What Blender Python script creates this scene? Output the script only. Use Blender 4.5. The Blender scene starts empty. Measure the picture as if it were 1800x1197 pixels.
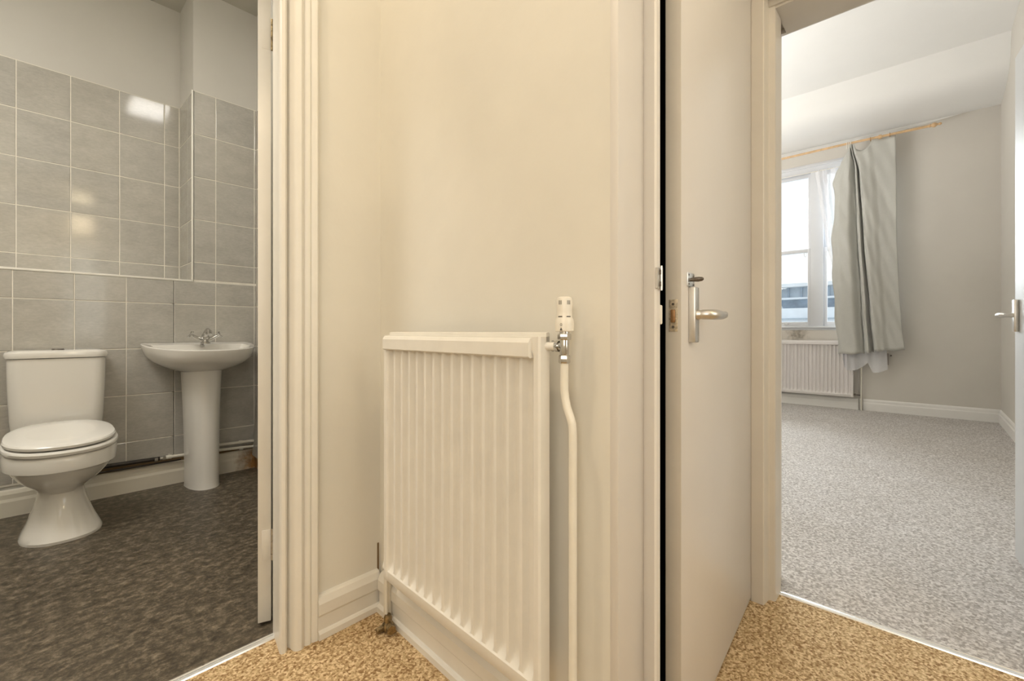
import bpy, bmesh, math, random
from mathutils import Vector, Matrix
random.seed(7)
sc = bpy.context.scene
COL = sc.collection
PI = math.pi

# ------------------------------------------------------------------ camera
cd = bpy.data.cameras.new('camera'); cam = bpy.data.objects.new('camera', cd); COL.objects.link(cam)
cam.location = (0, 0, .93)
cam.rotation_euler = (PI/2, 0, math.radians(42.55 - 90))
cd.sensor_width = 36; cd.lens = 15.8; cd.shift_y = -15.5/1800; cd.clip_start = .02; cd.clip_end = 300
sc.camera = cam

# ------------------------------------------------------------------ world, lights, exposure
w = bpy.data.worlds.new('world'); sc.world = w; w.use_nodes = True
nt = w.node_tree; bg = nt.nodes['Background']
tc = nt.nodes.new('ShaderNodeTexCoord'); nz = nt.nodes.new('ShaderNodeTexNoise'); mp = nt.nodes.new('ShaderNodeMapping')
mp.inputs['Scale'].default_value = (1, 1, 3.5); nz.inputs['Scale'].default_value = 2.2; nz.inputs['Detail'].default_value = 4
cr = nt.nodes.new('ShaderNodeValToRGB'); cr.color_ramp.elements[0].position = .35; cr.color_ramp.elements[1].position = .68
cr.color_ramp.elements[0].color = (.83, .93, 1, 1); cr.color_ramp.elements[1].color = (1, 1, 1, 1)
nt.links.new(tc.outputs['Generated'], mp.inputs[0]); nt.links.new(mp.outputs[0], nz.inputs[0])
nt.links.new(nz.outputs['Fac'], cr.inputs[0]); nt.links.new(cr.outputs[0], bg.inputs[0])
bg.inputs[1].default_value = 1.25

def area(name, loc, size, power, color, rot=(0, 0, 0), sizey=None, spread=PI):
    l = bpy.data.lights.new(name, 'AREA'); l.energy = power; l.color = color; l.size = size
    if sizey: l.shape = 'RECTANGLE'; l.size_y = sizey
    l.spread = spread
    o = bpy.data.objects.new(name, l); COL.objects.link(o); o.location = loc; o.rotation_euler = rot
    return o
su = bpy.data.lights.new('soft_daylight_sun', 'SUN'); su.energy = 16.5; su.angle = math.radians(50); su.color = (.93, .97, 1)
suo = bpy.data.objects.new('soft_daylight_sun', su); COL.objects.link(suo); suo.rotation_euler = Vector((5.4, 1.3, 2.2)).to_track_quat('Z', 'Y').to_euler()
area('hall_ceiling_light', (-.2, .95, 3.04), .13, 12, (1, .81, .57))
area('hall_fill', (-.6, -.4, 3.04), 1.2, 6.5, (1, .95, .88))  # added fill for the hall, no fitting of its own
area('bathroom_fill', (-.78, 2.15, 3.04), .85, 33, (1, .96, .89))  # unseen fill that brightens the bathroom, separate from its ceiling lamp
area('bedroom_up_fill', (4.0, 2.7, 1.7), 1.4, 93, (1, .99, .97), (PI, math.radians(8), 0))  # added upward fill to brighten the bedroom ceiling
area('camera_side_fill', (-1.05, -.35, 1.5), 1.1, 11.5, (1, .95, .89), Vector((-1, -.85, .08)).to_track_quat('Z', 'Y').to_euler())  # invented soft fill from behind the camera
area('landing_cool_fill', (.9, -1.62, 1.5), 1.0, 13, (.84, .92, 1), (-PI/2, 0, 0), sizey=1.3)  # cool fill added at the landing end, no window stands there
sc.view_settings.view_transform = 'Standard'; sc.view_settings.look = 'None'
sc.view_settings.exposure = 0; sc.view_settings.gamma = 1; sc.view_settings.use_curve_mapping = False

# ------------------------------------------------------------------ materials
def newmat(name):
    m = bpy.data.materials.new(name); m.use_nodes = True
    return m, m.node_tree, m.node_tree.nodes['Principled BSDF']
def pos(t):
    return t.nodes.new('ShaderNodeNewGeometry').outputs['Position']
def noise(t, scale, detail=4, rough=.6, vec=None, stretch=None):
    n = t.nodes.new('ShaderNodeTexNoise'); n.inputs['Scale'].default_value = scale
    n.inputs['Detail'].default_value = detail; n.inputs['Roughness'].default_value = rough
    v = vec or pos(t)
    if stretch:
        mm = t.nodes.new('ShaderNodeMapping'); mm.inputs['Scale'].default_value = stretch
        t.links.new(v, mm.inputs[0]); v = mm.outputs[0]
    t.links.new(v, n.inputs['Vector'])
    return n.outputs['Fac']
def ramp(t, fac, stops):
    r = t.nodes.new('ShaderNodeValToRGB'); e = r.color_ramp.elements
    while len(e) < len(stops): e.new(.5)
    for k, (p, c) in enumerate(stops):
        e[k].position = p; e[k].color = (*c, 1)
    t.links.new(fac, r.inputs[0]); return r.outputs[0]
def mixc(t, fac, a, b, mode='MIX'):
    m = t.nodes.new('ShaderNodeMix'); m.data_type = 'RGBA'; m.blend_type = mode
    if isinstance(fac, float): m.inputs[0].default_value = fac
    else: t.links.new(fac, m.inputs[0])
    for k, s in ((6, a), (7, b)):
        if isinstance(s, tuple): m.inputs[k].default_value = (*s, 1)
        else: t.links.new(s, m.inputs[k])
    return m.outputs[2]
def bump(t, b, h, strength, dist=.002):
    n = t.nodes.new('ShaderNodeBump'); n.inputs['Strength'].default_value = strength; n.inputs['Distance'].default_value = dist
    t.links.new(h, n.inputs['Height']); t.links.new(n.outputs[0], b.inputs['Normal'])
def M(name, col, rough=.5, metal=0, var=.03, nscale=3, bmp=0, bscale=60, spec=.5, coat=0, bdist=.002):
    m, t, b = newmat(name)
    lo = tuple(max(0, c*(1-var)) for c in col); hi = tuple(min(1, c*(1+var)) for c in col)
    c = ramp(t, noise(t, nscale, 5), [(.35, lo), (.65, hi)])
    t.links.new(c, b.inputs['Base Color'])
    b.inputs['Roughness'].default_value = rough; b.inputs['Metallic'].default_value = metal
    b.inputs['Specular IOR Level'].default_value = spec
    b.inputs['Coat Weight'].default_value = coat
    if bmp: bump(t, b, noise(t, bscale, 3), bmp, bdist)
    return m
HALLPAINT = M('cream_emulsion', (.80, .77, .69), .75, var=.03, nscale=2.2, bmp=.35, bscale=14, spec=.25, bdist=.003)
GLOSS = M('cream_gloss_paint', (.83, .80, .73), .35, var=.02, nscale=9, bmp=.25, bscale=45, bdist=.0008)
GLOSSW = M('white_gloss_paint', (.80, .76, .70), .38, var=.02, nscale=6, bmp=.2, bscale=35, bdist=.0008)
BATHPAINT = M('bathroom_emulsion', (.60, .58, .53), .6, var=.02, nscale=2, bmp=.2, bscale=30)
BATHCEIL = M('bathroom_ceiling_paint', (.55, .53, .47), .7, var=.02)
BEDPAINT = M('bedroom_emulsion', (.66, .625, .565), .75, var=.02, nscale=1.5, bmp=.15, bscale=25)
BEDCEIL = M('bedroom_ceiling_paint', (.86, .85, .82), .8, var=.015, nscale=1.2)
WHITE = M('white_trim_paint', (.84, .82, .78), .35, var=.02)
UPVC = M('window_paint', (.70, .71, .73), .3, var=.015)
RADM = M('radiator_enamel', (.83, .80, .73), .32, var=.025, nscale=14, bmp=.12, bscale=50, bdist=.0006)
RADW = M('radiator_white_enamel', (.80, .76, .73), .35, var=.02)
PORC = M('glazed_porcelain', (.78, .755, .70), .08, var=.01, coat=.5)
SEATM = M('toilet_seat_plastic', (.84, .82, .77), .15, var=.01, coat=.3)
CHROME = M('chrome', (.60, .59, .57), .12, 1, var=.05, nscale=30)
SATIN = M('satin_aluminium', (.66, .64, .60), .32, 1, var=.04, nscale=40)
DARKMET = M('dark_tarnished_metal', (.16, .14, .12), .35, .8, var=.3, nscale=90)
STEELW = M('brushed_steel', (.75, .77, .78), .28, 1, var=.05, nscale=20)
PLASTIC = M('white_plastic', (.85, .81, .72), .3, var=.01)
DARKPL = M('dark_slot_shadow_plastic', (.08, .07, .06), .5)
PIPEW = M('painted_pipe', (.82, .78, .68), .3, var=.03, nscale=20)
PIPED = M('old_copper_pipe', (.035, .028, .022), .4, .3, var=.4, nscale=30)
BRASSD = M('tarnished_brass', (.30, .23, .13), .35, .9, var=.55, nscale=70)
ALU = M('threshold_aluminium', (.86, .87, .87), .25, .75, var=.03)
WOODP = M('pine_pole', (.68, .46, .25), .4, var=.12, nscale=18)
GROUT = M('grout', (.80, .76, .67), .8, var=.06, nscale=20)
TILETRIM = M('tile_trim', (.84, .81, .74), .3)
BLACK = M('cupboard_shade_black', (.03, .025, .02), .9)  # near-black: the cupboard's darkness is put into the colour
SHADEMARK = M('dark_shade_and_gouge', (.20, .13, .06), .9)  # painted shade behind pipes and in the frame gap, also the plaster gouge

# paint on door / frames, grey-beige satin
DOORP = M('door_satin_paint', (.74, .705, .66), .33, var=.015, nscale=2.5, bmp=.12, bscale=30, bdist=.0008)

FRAMESHADE = M('frame_shade_paint', (.66, .61, .53), .36, var=.02, nscale=7, bmp=.15, bscale=35, bdist=.0008)  # tan copy of the frame paint, shade on the frame mixed in
EDGESHADE = M('edge_shade_paint', (.66, .61, .52), .4, var=.03, nscale=9)  # darker than the leaf: shade on the free edge painted into the colour
# tiles
def tilemat():
    m, t, b = newmat('grey_mottled_tile')
    oi = t.nodes.new('ShaderNodeObjectInfo')
    v = t.nodes.new('ShaderNodeVectorMath'); v.operation = 'MULTIPLY_ADD'
    cb = t.nodes.new('ShaderNodeCombineXYZ')
    for k in range(3): t.links.new(oi.outputs['Random'], cb.inputs[k])
    v.inputs[1].default_value = (9, 7, 5)
    t.links.new(cb.outputs[0], v.inputs[0]); t.links.new(pos(t), v.inputs[2])
    n1 = noise(t, 7, 6, .65, v.outputs[0], (1, 1, 2.0)); n2 = noise(t, 45, 5, .7, v.outputs[0], (1, 1, 2.5))
    c1 = ramp(t, n1, [(.3, (.47, .45, .405)), (.7, (.565, .545, .495))])
    c2 = ramp(t, n2, [(.3, (.84, .84, .84)), (.7, (1.0, 1.0, 1.0))])
    c3 = mixc(t, 1.0, c1, c2, 'MULTIPLY')
    tint = ramp(t, oi.outputs['Random'], [(0, (.94, .94, .94)), (1, (1, .99, .97))])
    t.links.new(mixc(t, 1.0, c3, tint, 'MULTIPLY'), b.inputs['Base Color'])
    b.inputs['Roughness'].default_value = .09; b.inputs['Specular IOR Level'].default_value = .5
    bump(t, b, noise(t, 5, 2), .05, .002)
    return m
TILE = tilemat()

def carpet(name, lo, mid, hi, scale):
    m, t, b = newmat(name)
    vo = t.nodes.new('ShaderNodeTexVoronoi'); vo.inputs['Scale'].default_value = scale
    dist = noise(t, scale*.6, 2)
    p = pos(t)
    t.links.new(p, vo.inputs['Vector'])
    n1 = noise(t, scale*.55, 4, .75); n2 = noise(t, 3, 3)
    sep = t.nodes.new('ShaderNodeSeparateColor'); t.links.new(vo.outputs['Color'], sep.inputs[0])
    mth = t.nodes.new('ShaderNodeMath'); mth.operation = 'MULTIPLY_ADD'; mth.inputs[1].default_value = .30
    t.links.new(sep.outputs[0], mth.inputs[0])
    mt2 = t.nodes.new('ShaderNodeMath'); mt2.operation = 'MULTIPLY'; mt2.inputs[1].default_value = .75
    t.links.new(n1, mt2.inputs[0]); t.links.new(mt2.outputs[0], mth.inputs[2])
    c = ramp(t, mth.outputs[0], [(.36, lo), (.53, mid), (.68, hi)])
    c2 = ramp(t, n2, [(.3, (.93, .92, .90)), (.7, (1, 1, 1))])
    t.links.new(mixc(t, 1.0, c, c2, 'MULTIPLY'), b.inputs['Base Color'])
    b.inputs['Roughness'].default_value = .95; b.inputs['Specular IOR Level'].default_value = .1
    bump(t, b, mth.outputs[0], .9, .004)
    return m
CARPH = carpet('tan_loop_carpet', (.30, .175, .08), (.60, .43, .235), (.86, .68, .43), 170)
CARPB = carpet('beige_loop_carpet', (.36, .33, .305), (.56, .53, .50), (.76, .73, .70), 130)

def vinyl():
    m, t, b = newmat('dark_slate_vinyl')
    n1 = noise(t, 26, 9, .80, None, (1, 1.15, 1)); n2 = noise(t, 60, 6, .7); n3 = noise(t, 2.5, 3)
    c1 = ramp(t, n1, [(.32, (.020, .015, .010)), (.5, (.110, .088, .060)), (.66, (.30, .25, .18))])
    c2 = ramp(t, n2, [(.3, (.70, .70, .70)), (.7, (1.15, 1.15, 1.15))])
    c3 = ramp(t, n3, [(.3, (.85, .85, .85)), (.7, (1.1, 1.1, 1.1))])
    t.links.new(mixc(t, 1.0, mixc(t, 1.0, c1, c2, 'MULTIPLY'), c3, 'MULTIPLY'), b.inputs['Base Color'])
    b.inputs['Roughness'].default_value = .42
    bump(t, b, n1, .3, .002)
    return m
VINYL = vinyl()

# skirting in the bathroom: paint with a brown damp stain in the far right corner
def stained(name, col, centre, rad, stain):
    m, t, b = newmat(name)
    vm = t.nodes.new('ShaderNodeVectorMath'); vm.operation = 'DISTANCE'; vm.inputs[1].default_value = centre
    t.links.new(pos(t), vm.inputs[0])
    ad = t.nodes.new('ShaderNodeMath'); ad.operation = 'MULTIPLY_ADD'; ad.inputs[1].default_value = rad*1.3
    t.links.new(noise(t, 22, 5), ad.inputs[0]); t.links.new(vm.outputs['Value'], ad.inputs[2])
    f = ramp(t, ad.outputs[0], [(rad*.9, (1, 1, 1)), (rad*1.6, (0, 0, 0))])
    st = ramp(t, noise(t, 30, 4), [(.35, tuple(s*.5 for s in stain)), (.65, stain)])
    t.links.new(mixc(t, f, col, st), b.inputs['Base Color'])
    b.inputs['Roughness'].default_value = .45
    return m
SKB = stained('bathroom_skirting_paint', (.74, .69, .58), (1.10, 3.37, .06), .15, (.42, .22, .07))
SILLM = stained('stained_plaster_under_sill', (.68, .63, .56), (6.72, 1.2, .90), .14, (.50, .44, .36))

def fabric(name, col, rough=.6, sheen=.4, alpha=1.0, satin=0, scale=320):
    m, t, b = newmat(name)
    n = noise(t, scale, 2, .5, None, (1, 1, 1.0)); n2 = noise(t, 6, 3)
    c = ramp(t, n, [(.3, tuple(x*.88 for x in col)), (.7, tuple(min(1, x*1.06) for x in col))])
    c2 = ramp(t, n2, [(.3, (.96, .96, .96)), (.7, (1, 1, 1))])
    t.links.new(mixc(t, 1.0, c, c2, 'MULTIPLY'), b.inputs['Base Color'])
    b.inputs['Roughness'].default_value = rough; b.inputs['Sheen Weight'].default_value = sheen
    bump(t, b, n, .2, .001)
    if alpha < 1:
        b.inputs['Alpha'].default_value = alpha
    return m
CURT = fabric('silver_grey_satin', (.55, .545, .50), .42, .3)
NET = fabric('white_voile', (.92, .92, .95), .8, .2, alpha=.62)

def glass():
    m, t, b = newmat('window_glass')
    out = t.nodes['Material Output']; t.nodes.remove(b)
    tr = t.nodes.new('ShaderNodeBsdfTransparent'); gl = t.nodes.new('ShaderNodeBsdfGlossy'); mx = t.nodes.new('ShaderNodeMixShader')
    fr = t.nodes.new('ShaderNodeFresnel'); fr.inputs[0].default_value = 1.45
    gl.inputs['Roughness'].default_value = .02
    nn = noise(t, 1.3, 2); c = ramp(t, nn, [(0, (.95, .97, .98)), (1, (.99, 1, 1))]); t.links.new(c, tr.inputs[0])
    t.links.new(fr.outputs[0], mx.inputs[0]); t.links.new(tr.outputs[0], mx.inputs[1]); t.links.new(gl.outputs[0], mx.inputs[2])
    t.links.new(mx.outputs[0], out.inputs[0])
    return m
GLASS = glass()
def emis(name, col, s):
    m, t, b = newmat(name)
    c = ramp(t, noise(t, 8, 2), [(0, tuple(x*.97 for x in col)), (1, col)])
    t.links.new(c, b.inputs['Emission Color']); t.links.new(c, b.inputs['Base Color'])
    b.inputs['Emission Strength'].default_value = s
    return m
LAMPB = emis('opal_diffuser', (1, .96, .90), 17)
LAMPH = emis('warm_lamp_shade', (1, .80, .52), 13)

# ------------------------------------------------------------------ mesh helpers
class MB:
    def __init__(s): s.v = []; s.f = []; s.sm = []
    def add(s, vs, fs, smooth=False, mat=None):
        o = len(s.v)
        for p in vs:
            p = Vector(p)
            s.v.append(tuple(mat @ p) if mat else tuple(p))
        for f in fs: s.f.append([i+o for i in f]); s.sm.append(smooth)
        return s
    def box(s, x0, x1, y0, y1, z0, z1, ch=0, mat=None):
        if x0 > x1: x0, x1 = x1, x0
        if y0 > y1: y0, y1 = y1, y0
        if ch <= 0:
            vs = [(x, y, z) for z in (z0, z1) for y in (y0, y1) for x in (x0, x1)]
            return s.add(vs, [(0, 2, 3, 1), (4, 5, 7, 6), (0, 1, 5, 4), (2, 6, 7, 3), (0, 4, 6, 2), (1, 3, 7, 5)], mat=mat)
        bm = bmesh.new(); bmesh.ops.create_cube(bm, size=1)
        for v in bm.verts:
            v.co = Vector(((x0+x1)/2+v.co.x*(x1-x0), (y0+y1)/2+v.co.y*(y1-y0), (z0+z1)/2+v.co.z*(z1-z0)))
        bmesh.ops.bevel(bm, geom=bm.edges[:], offset=min(ch, (x1-x0)*.45, (y1-y0)*.45, (z1-z0)*.45), segments=2, affect='EDGES', profile=.5)
        bm.verts.index_update()
        s.add([v.co.copy() for v in bm.verts], [[v.index for v in f.verts] for f in bm.faces], True, mat)
        bm.free(); return s
    def prism(s, pts, z0, z1, smooth=False, mat=None, cap=True):
        n = len(pts)
        a = sum(pts[i][0]*pts[(i+1) % n][1]-pts[(i+1) % n][0]*pts[i][1] for i in range(n))
        if a < 0: pts = pts[::-1]
        vs = [(x, y, z0) for x, y in pts]+[(x, y, z1) for x, y in pts]
        s.add(vs, [(i, (i+1) % n, (i+1) % n+n, i+n) for i in range(n)], smooth, mat)
        if cap: s.add(vs, [tuple(range(n))[::-1], tuple(range(n, 2*n))], False, mat)
        return s
    def sweep(s, prof, p0, p1, outd):
        # prof: (out, z) polygon, swept straight from p0 to p1 (xy), outd = outward unit xy
        n = len(prof); vs = []
        for p in (p0, p1):
            for o, z in prof: vs.append((p[0]+outd[0]*o, p[1]+outd[1]*o, z))
        s.add(vs, [(i, (i+1) % n, (i+1) % n+n, i+n) for i in range(n)])
        s.add(vs, [tuple(range(n))[::-1], tuple(range(n, 2*n))]); return s
    def tube(s, pts, r, n=12, cap=True, mat=None):
        P = [Vector(p) for p in pts]; rs = r if isinstance(r, (list, tuple)) else [r]*len(P)
        vs = []; up = None
        for i, p in enumerate(P):
            d = (P[min(i+1, len(P)-1)]-P[max(i-1, 0)]).normalized()
            if up is None:
                up = Vector((0, 0, 1)) if abs(d.z) < .9 else Vector((1, 0, 0))
            a = (up - d*up.dot(d)).normalized(); up = a; b = d.cross(a)
            for k in range(n):
                t = 2*PI*k/n; vs.append(p+(a*math.cos(t)+b*math.sin(t))*rs[i])
        fs = [(i*n+k, i*n+(k+1) % n, (i+1)*n+(k+1) % n, (i+1)*n+k) for i in range(len(P)-1) for k in range(n)]
        s.add(vs, fs, True, mat)
        if cap: s.add(vs, [tuple(range(n))[::-1], tuple(range((len(P)-1)*n, len(P)*n))], False, mat)
        return s
    def lathe(s, prof, n=24, mat=None):
        # prof: (r, z) list
        vs = []; fs = []
        for r, z in prof:
            for k in range(n):
                t = 2*PI*k/n; vs.append((r*math.cos(t), r*math.sin(t), z))
        for i in range(len(prof)-1):
            for k in range(n): fs.append((i*n+k, i*n+(k+1) % n, (i+1)*n+(k+1) % n, (i+1)*n+k))
        s.add(vs, fs, True, mat)
        s.add(vs, [tuple(range(n))[::-1], tuple(range((len(prof)-1)*n, len(prof)*n))], False, mat)
        return s
    def loft(s, rings, cap0=True, cap1=True, closed=True, smooth=True):
        n = len(rings[0]); vs = [p for r in rings for p in r]; fs = []
        m = n if closed else n-1
        for i in range(len(rings)-1):
            for k in range(m): fs.append((i*n+k, i*n+(k+1) % n, (i+1)*n+(k+1) % n, (i+1)*n+k))
        s.add(vs, fs, smooth)
        if cap0: s.add(rings[0], [tuple(range(n))[::-1]])
        if cap1: s.add(rings[-1], [tuple(range(n))])
        return s
    def mesh(s, name, mat):
        me = bpy.data.meshes.new(name); me.from_pydata([tuple(v) for v in s.v], [], s.f)
        bm = bmesh.new(); bm.from_mesh(me)
        for f, k in zip(bm.faces, s.sm): f.smooth = k
        bmesh.ops.remove_doubles(bm, verts=bm.verts, dist=1e-5)
        bmesh.ops.recalc_face_normals(bm, faces=bm.faces)
        for e in bm.edges:
            if len(e.link_faces) == 2 and e.calc_face_angle(0) > math.radians(40): e.smooth = False
        bm.to_mesh(me); bm.free()
        me.materials.append(mat); return me
    def build(s, name, mat, parent=None):
        o = bpy.data.objects.new(name, s.mesh(name, mat)); COL.objects.link(o)
        if parent: o.parent = parent; o.matrix_parent_inverse = Matrix.Translation(-Vector(parent.location)) if parent.type == 'EMPTY' else Matrix()
        return o
# every mesh is written in world coordinates; parts under an Empty get the inverse of its plain offset
def empty(name, loc, label=None, cat=None, group=None, kind=None):
    o = bpy.data.objects.new(name, None); COL.objects.link(o); o.location = loc; o.empty_display_size = .1
    tag(o, label, cat, group, kind); return o
def tag(o, label=None, cat=None, group=None, kind=None):
    if label: o['label'] = label
    if cat: o['category'] = cat
    if group: o['group'] = group
    if kind: o['kind'] = kind
    return o
def struct(o, label=None):
    o['kind'] = 'structure'
    if label: o['label'] = label
    return o
def frame(o, ex, ey, ez):
    m = Matrix.Identity(4)
    for i, c in enumerate((ex, ey, ez)):
        for k in range(3): m[k][i] = c[k]
    for k in range(3): m[k][3] = o[k]
    return m

# ================================================================== SETTING
# ---- floors
struct(MB().box(-1.3, 1.825, -1.7, 1.462, -.10, 0).build('floor_hall', CARPH), 'tan loop-pile carpet of the landing')
struct(MB().box(-1.3, 1.25, 1.462, 3.80, -.10, 0).build('floor_bathroom', VINYL), 'dark slate-effect vinyl floor of the bathroom')
struct(MB().box(1.825, 6.95, -.75, 3.4, -.10, 0).build('floor_bedroom', CARPB), 'beige loop-pile carpet of the bedroom')

# ---- hall walls
RA = math.radians(3.5); TD = (-math.sin(RA), -math.cos(RA)); ND = (-math.cos(RA), math.sin(RA)); RP = (.813, 1.188)
def rw(s, o=0.0):   # point on the radiator wall: s along it towards the camera, o out from it
    return (RP[0]+TD[0]*s+ND[0]*o, RP[1]+TD[1]*s+ND[1]*o)
kA = rw(-.178); kC = (.768, .430)
# wall between hall and bathroom with the door opening (X -.27 .. .53, head 2.06, fanlight above)
b = MB(); b.box(.555, 1.25, 1.365, 1.52, 0, 3.11); b.box(-1.3, -.29, 1.365, 1.52, 0, 3.11); b.box(-.29, .555, 1.365, 1.52, 2.45, 3.11)
struct(b.build('wall_bathroom_front', HALLPAINT), 'cream wall between landing and bathroom')
# radiator wall: block between hall and cupboard
struct(MB().prism([(kA[0], 1.366), (kC[0], kC[1]+.002), (.872, .432), (.895, .46), (.90, 1.366)], 0, 3.11).build('wall_hall_radiator', HALLPAINT), 'cream wall behind the radiator')
# cupboard wall above the door and its interior with the darkness painted in
struct(MB().box(.95, 1.76, .43, .53, 2.13, 3.11).build('wall_cupboard', HALLPAINT))
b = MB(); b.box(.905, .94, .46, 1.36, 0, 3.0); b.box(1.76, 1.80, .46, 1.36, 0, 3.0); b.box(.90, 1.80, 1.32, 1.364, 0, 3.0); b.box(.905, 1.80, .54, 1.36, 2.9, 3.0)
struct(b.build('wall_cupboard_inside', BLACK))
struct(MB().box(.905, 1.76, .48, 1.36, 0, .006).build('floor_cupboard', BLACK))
# wall between hall and bedroom (door opening Y -.33 .. .38)
b = MB(); b.box(1.765, 1.935, .43, 3.4, 0, 3.75); b.box(1.765, 1.935, -1.7, -.35, 0, 3.75); b.box(1.765, 1.935, -.35, .40, 2.07, 3.75)
struct(b.build('wall_bedroom_front', BEDPAINT), 'wall between landing and bedroom')
# unseen rest of the landing
struct(MB().box(-1.4, -1.3, -1.7, 1.52, 0, 3.11).build('wall_hall_left', HALLPAINT))
struct(MB().box(-1.4, 1.765, -1.8, -1.7, 0, 3.11).build('wall_hall_rear', HALLPAINT))
struct(MB().box(-1.4, 1.765, -1.8, 1.52, 3.11, 3.2).build('ceiling_hall', BEDCEIL))

# ---- bathroom shell
YF, YR = 3.40, 3.745          # tile faces: front plane, recess plane
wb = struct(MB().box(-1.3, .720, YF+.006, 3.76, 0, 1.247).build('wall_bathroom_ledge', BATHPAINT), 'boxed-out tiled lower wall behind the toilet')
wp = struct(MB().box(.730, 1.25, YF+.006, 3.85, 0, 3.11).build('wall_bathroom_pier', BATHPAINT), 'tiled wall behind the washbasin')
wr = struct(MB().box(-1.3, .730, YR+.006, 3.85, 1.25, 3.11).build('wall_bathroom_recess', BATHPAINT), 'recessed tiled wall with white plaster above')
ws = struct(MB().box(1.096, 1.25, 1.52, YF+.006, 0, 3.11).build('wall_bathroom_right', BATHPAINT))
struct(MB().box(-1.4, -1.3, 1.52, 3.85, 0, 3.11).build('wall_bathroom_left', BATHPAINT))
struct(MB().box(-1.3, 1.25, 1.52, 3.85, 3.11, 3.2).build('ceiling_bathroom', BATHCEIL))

# tiles, one object each; equal sizes share a mesh
tcache = {}
def tile(parent, org, ax, nrm, s0, s1, z0, z1):
    """tile with its face centre plane on org; ax = (dx,dy) along wall, nrm = (nx,ny) out of the wall"""
    wd, ht = round(s1-s0-.005, 4), round(z1-z0-.005, 4)
    if wd < .006 or ht < .006: return
    key = (wd, ht, ax)
    if key not in tcache:
        a, b2 = wd/2, ht/2; c = .0016; d = .0036
        vs = []
        for (u, h, o) in ((a, b2, -d), (a, b2, -.0012), (a-c, b2-c, 0)):
            for su, sh in ((-1, -1), (1, -1), (1, 1), (-1, 1)):
                vs.append((ax[0]*u*su+nrm[0]*o, ax[1]*u*su+nrm[1]*o, h*sh))
        fs = [(0, 3, 2, 1), (8, 9, 10, 11)]
        for r in (0, 4):
            for k in range(4): fs.append((r+k, r+(k+1) % 4, r+4+(k+1) % 4, r+4+k))
        tcache[key] = MB().add(vs, fs).mesh('tile', TILE)
    o = bpy.data.objects.new('tile', tcache[key]); COL.objects.link(o); o.parent = parent
    m = (s0+s1)/2
    tilt = random.uniform(-.0022, .0022)
    o.location = (org[0]+ax[0]*m+nrm[0]*.0003, org[1]+ax[1]*m+nrm[1]*.0003, (z0+z1)/2)
    o.rotation_euler = (random.uniform(-.0015, .0015) if ax[0] else 0, random.uniform(-.0015, .0015) if ax[1] else 0, tilt*.6)
ZJ = [2.453-.2704*k for k in range(10)]      # 2.453 ... .0194
def rows(zlo, zhi):
    js = [z for z in ZJ if zlo+.01 < z < zhi-.01]; js = [zhi]+js+[zlo]
    return [(js[i+1], js[i]) for i in range(len(js)-1)]
XJ = [-.479, -.2565, -.034, .191, .406, .631, .851, 1.079, 1.094]
for z0, z1 in rows(.158, 1.247):
    for x0, x1 in zip(XJ[:5], XJ[1:6]): tile(wb, (0, YF), (1, 0), (0, -1), x0, x1, z0, z1)
    tile(wp, (0, YF), (1, 0), (0, -1), .631, .851, z0, z1)
    for x0, x1 in zip(XJ[6:], XJ[7:]): tile(wp, (0, YF), (1, 0), (0, -1), x0, x1, z0, z1)
for z0, z1 in rows(1.258, 2.453):
    for x0, x1 in ((.731, .851), (.851, 1.079), (1.079, 1.094)): tile(wp, (0, YF), (1, 0), (0, -1), x0, x1, z0, z1)
    for x0, x1 in zip((-.466, -.245, -.024, .194, .415, .642), (-.245, -.024, .194, .415, .642, .722)):
        tile(wr, (0, YR), (1, 0), (0, -1), x0, x1, z0, z1)
    for y0, y1 in ((YF+.006, YF+.13), (YF+.13, YR)): tile(wp, (.7265, 0), (0, 1), (-1, 0), y0, y1, z0, z1)
for z0, z1 in rows(.158, 2.453):
    for y0, y1 in ((3.28, 3.398), (3.06, 3.28), (2.84, 3.06), (2.62, 2.84)):
        if z1 < .56 and y0 > 3.2: continue
        tile(ws, (1.0925, 0), (0, 1), (-1, 0), y0, y1, z0, z1)
g = MB(); g.box(-1.28, .631, YF+.0018, YF+.008, .15, 1.25); g.build('grout', GROUT, wb)
g = MB(); g.box(.62, 1.094, YF+.0018, YF+.008, .15, 1.25); g.box(.7285, 1.094, YF+.0018, YF+.008, 1.25, 2.4545); g.box(.7283, .734, YF+.0018, YR, 1.25, 2.4545); g.build('grout', GROUT, wp)
g = MB(); g.box(-1.28, .727, YR+.0018, YR+.008, 1.25, 2.4545); g.build('grout', GROUT, wr)
g = MB(); g.box(1.0943, 1.10, 2.4, YF, .15, 2.4545); g.build('grout', GROUT, ws)
# white trims edging the recess, and the tiled top of the ledge
MB().box(-1.28, .7255, YF-.003, YF+.008, 1.244, 1.256, .002).build('trim_strip', TILETRIM, wb)
MB().box(.7195, .7305, YF-.003, YF+.004, 1.244, 2.455, .002).build('trim_strip', TILETRIM, wp)
MB().box(-1.28, .722, YF+.004, YR+.004, 1.247, 1.253).build('ledge_top', TILETRIM, wb)

# bathroom skirting
SKP = [(0, 0), (.019, 0), (.019, .075), (.015, .09), (.015, .112), (.009, .128), (0, .134)]
b = MB(); b.sweep(SKP, (-1.28, YF), (1.09, YF), (0, -1))
struct(b.build('baseboard_bathroom_back', SKB))
b = MB(); b.sweep(SKP, (1.095, YF), (1.095, 2.3), (-1, 0)); struct(b.build('baseboard_bathroom_right', SKB))
g = MB(); g.box(.16, 1.09, YF-.002, YF+.006, .132, .160); struct(g.build('trim_4', SHADEMARK), 'strip behind the pipes, coloured dark as their shade gap')  # dark colour paints in the shade gap between the pipes

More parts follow.
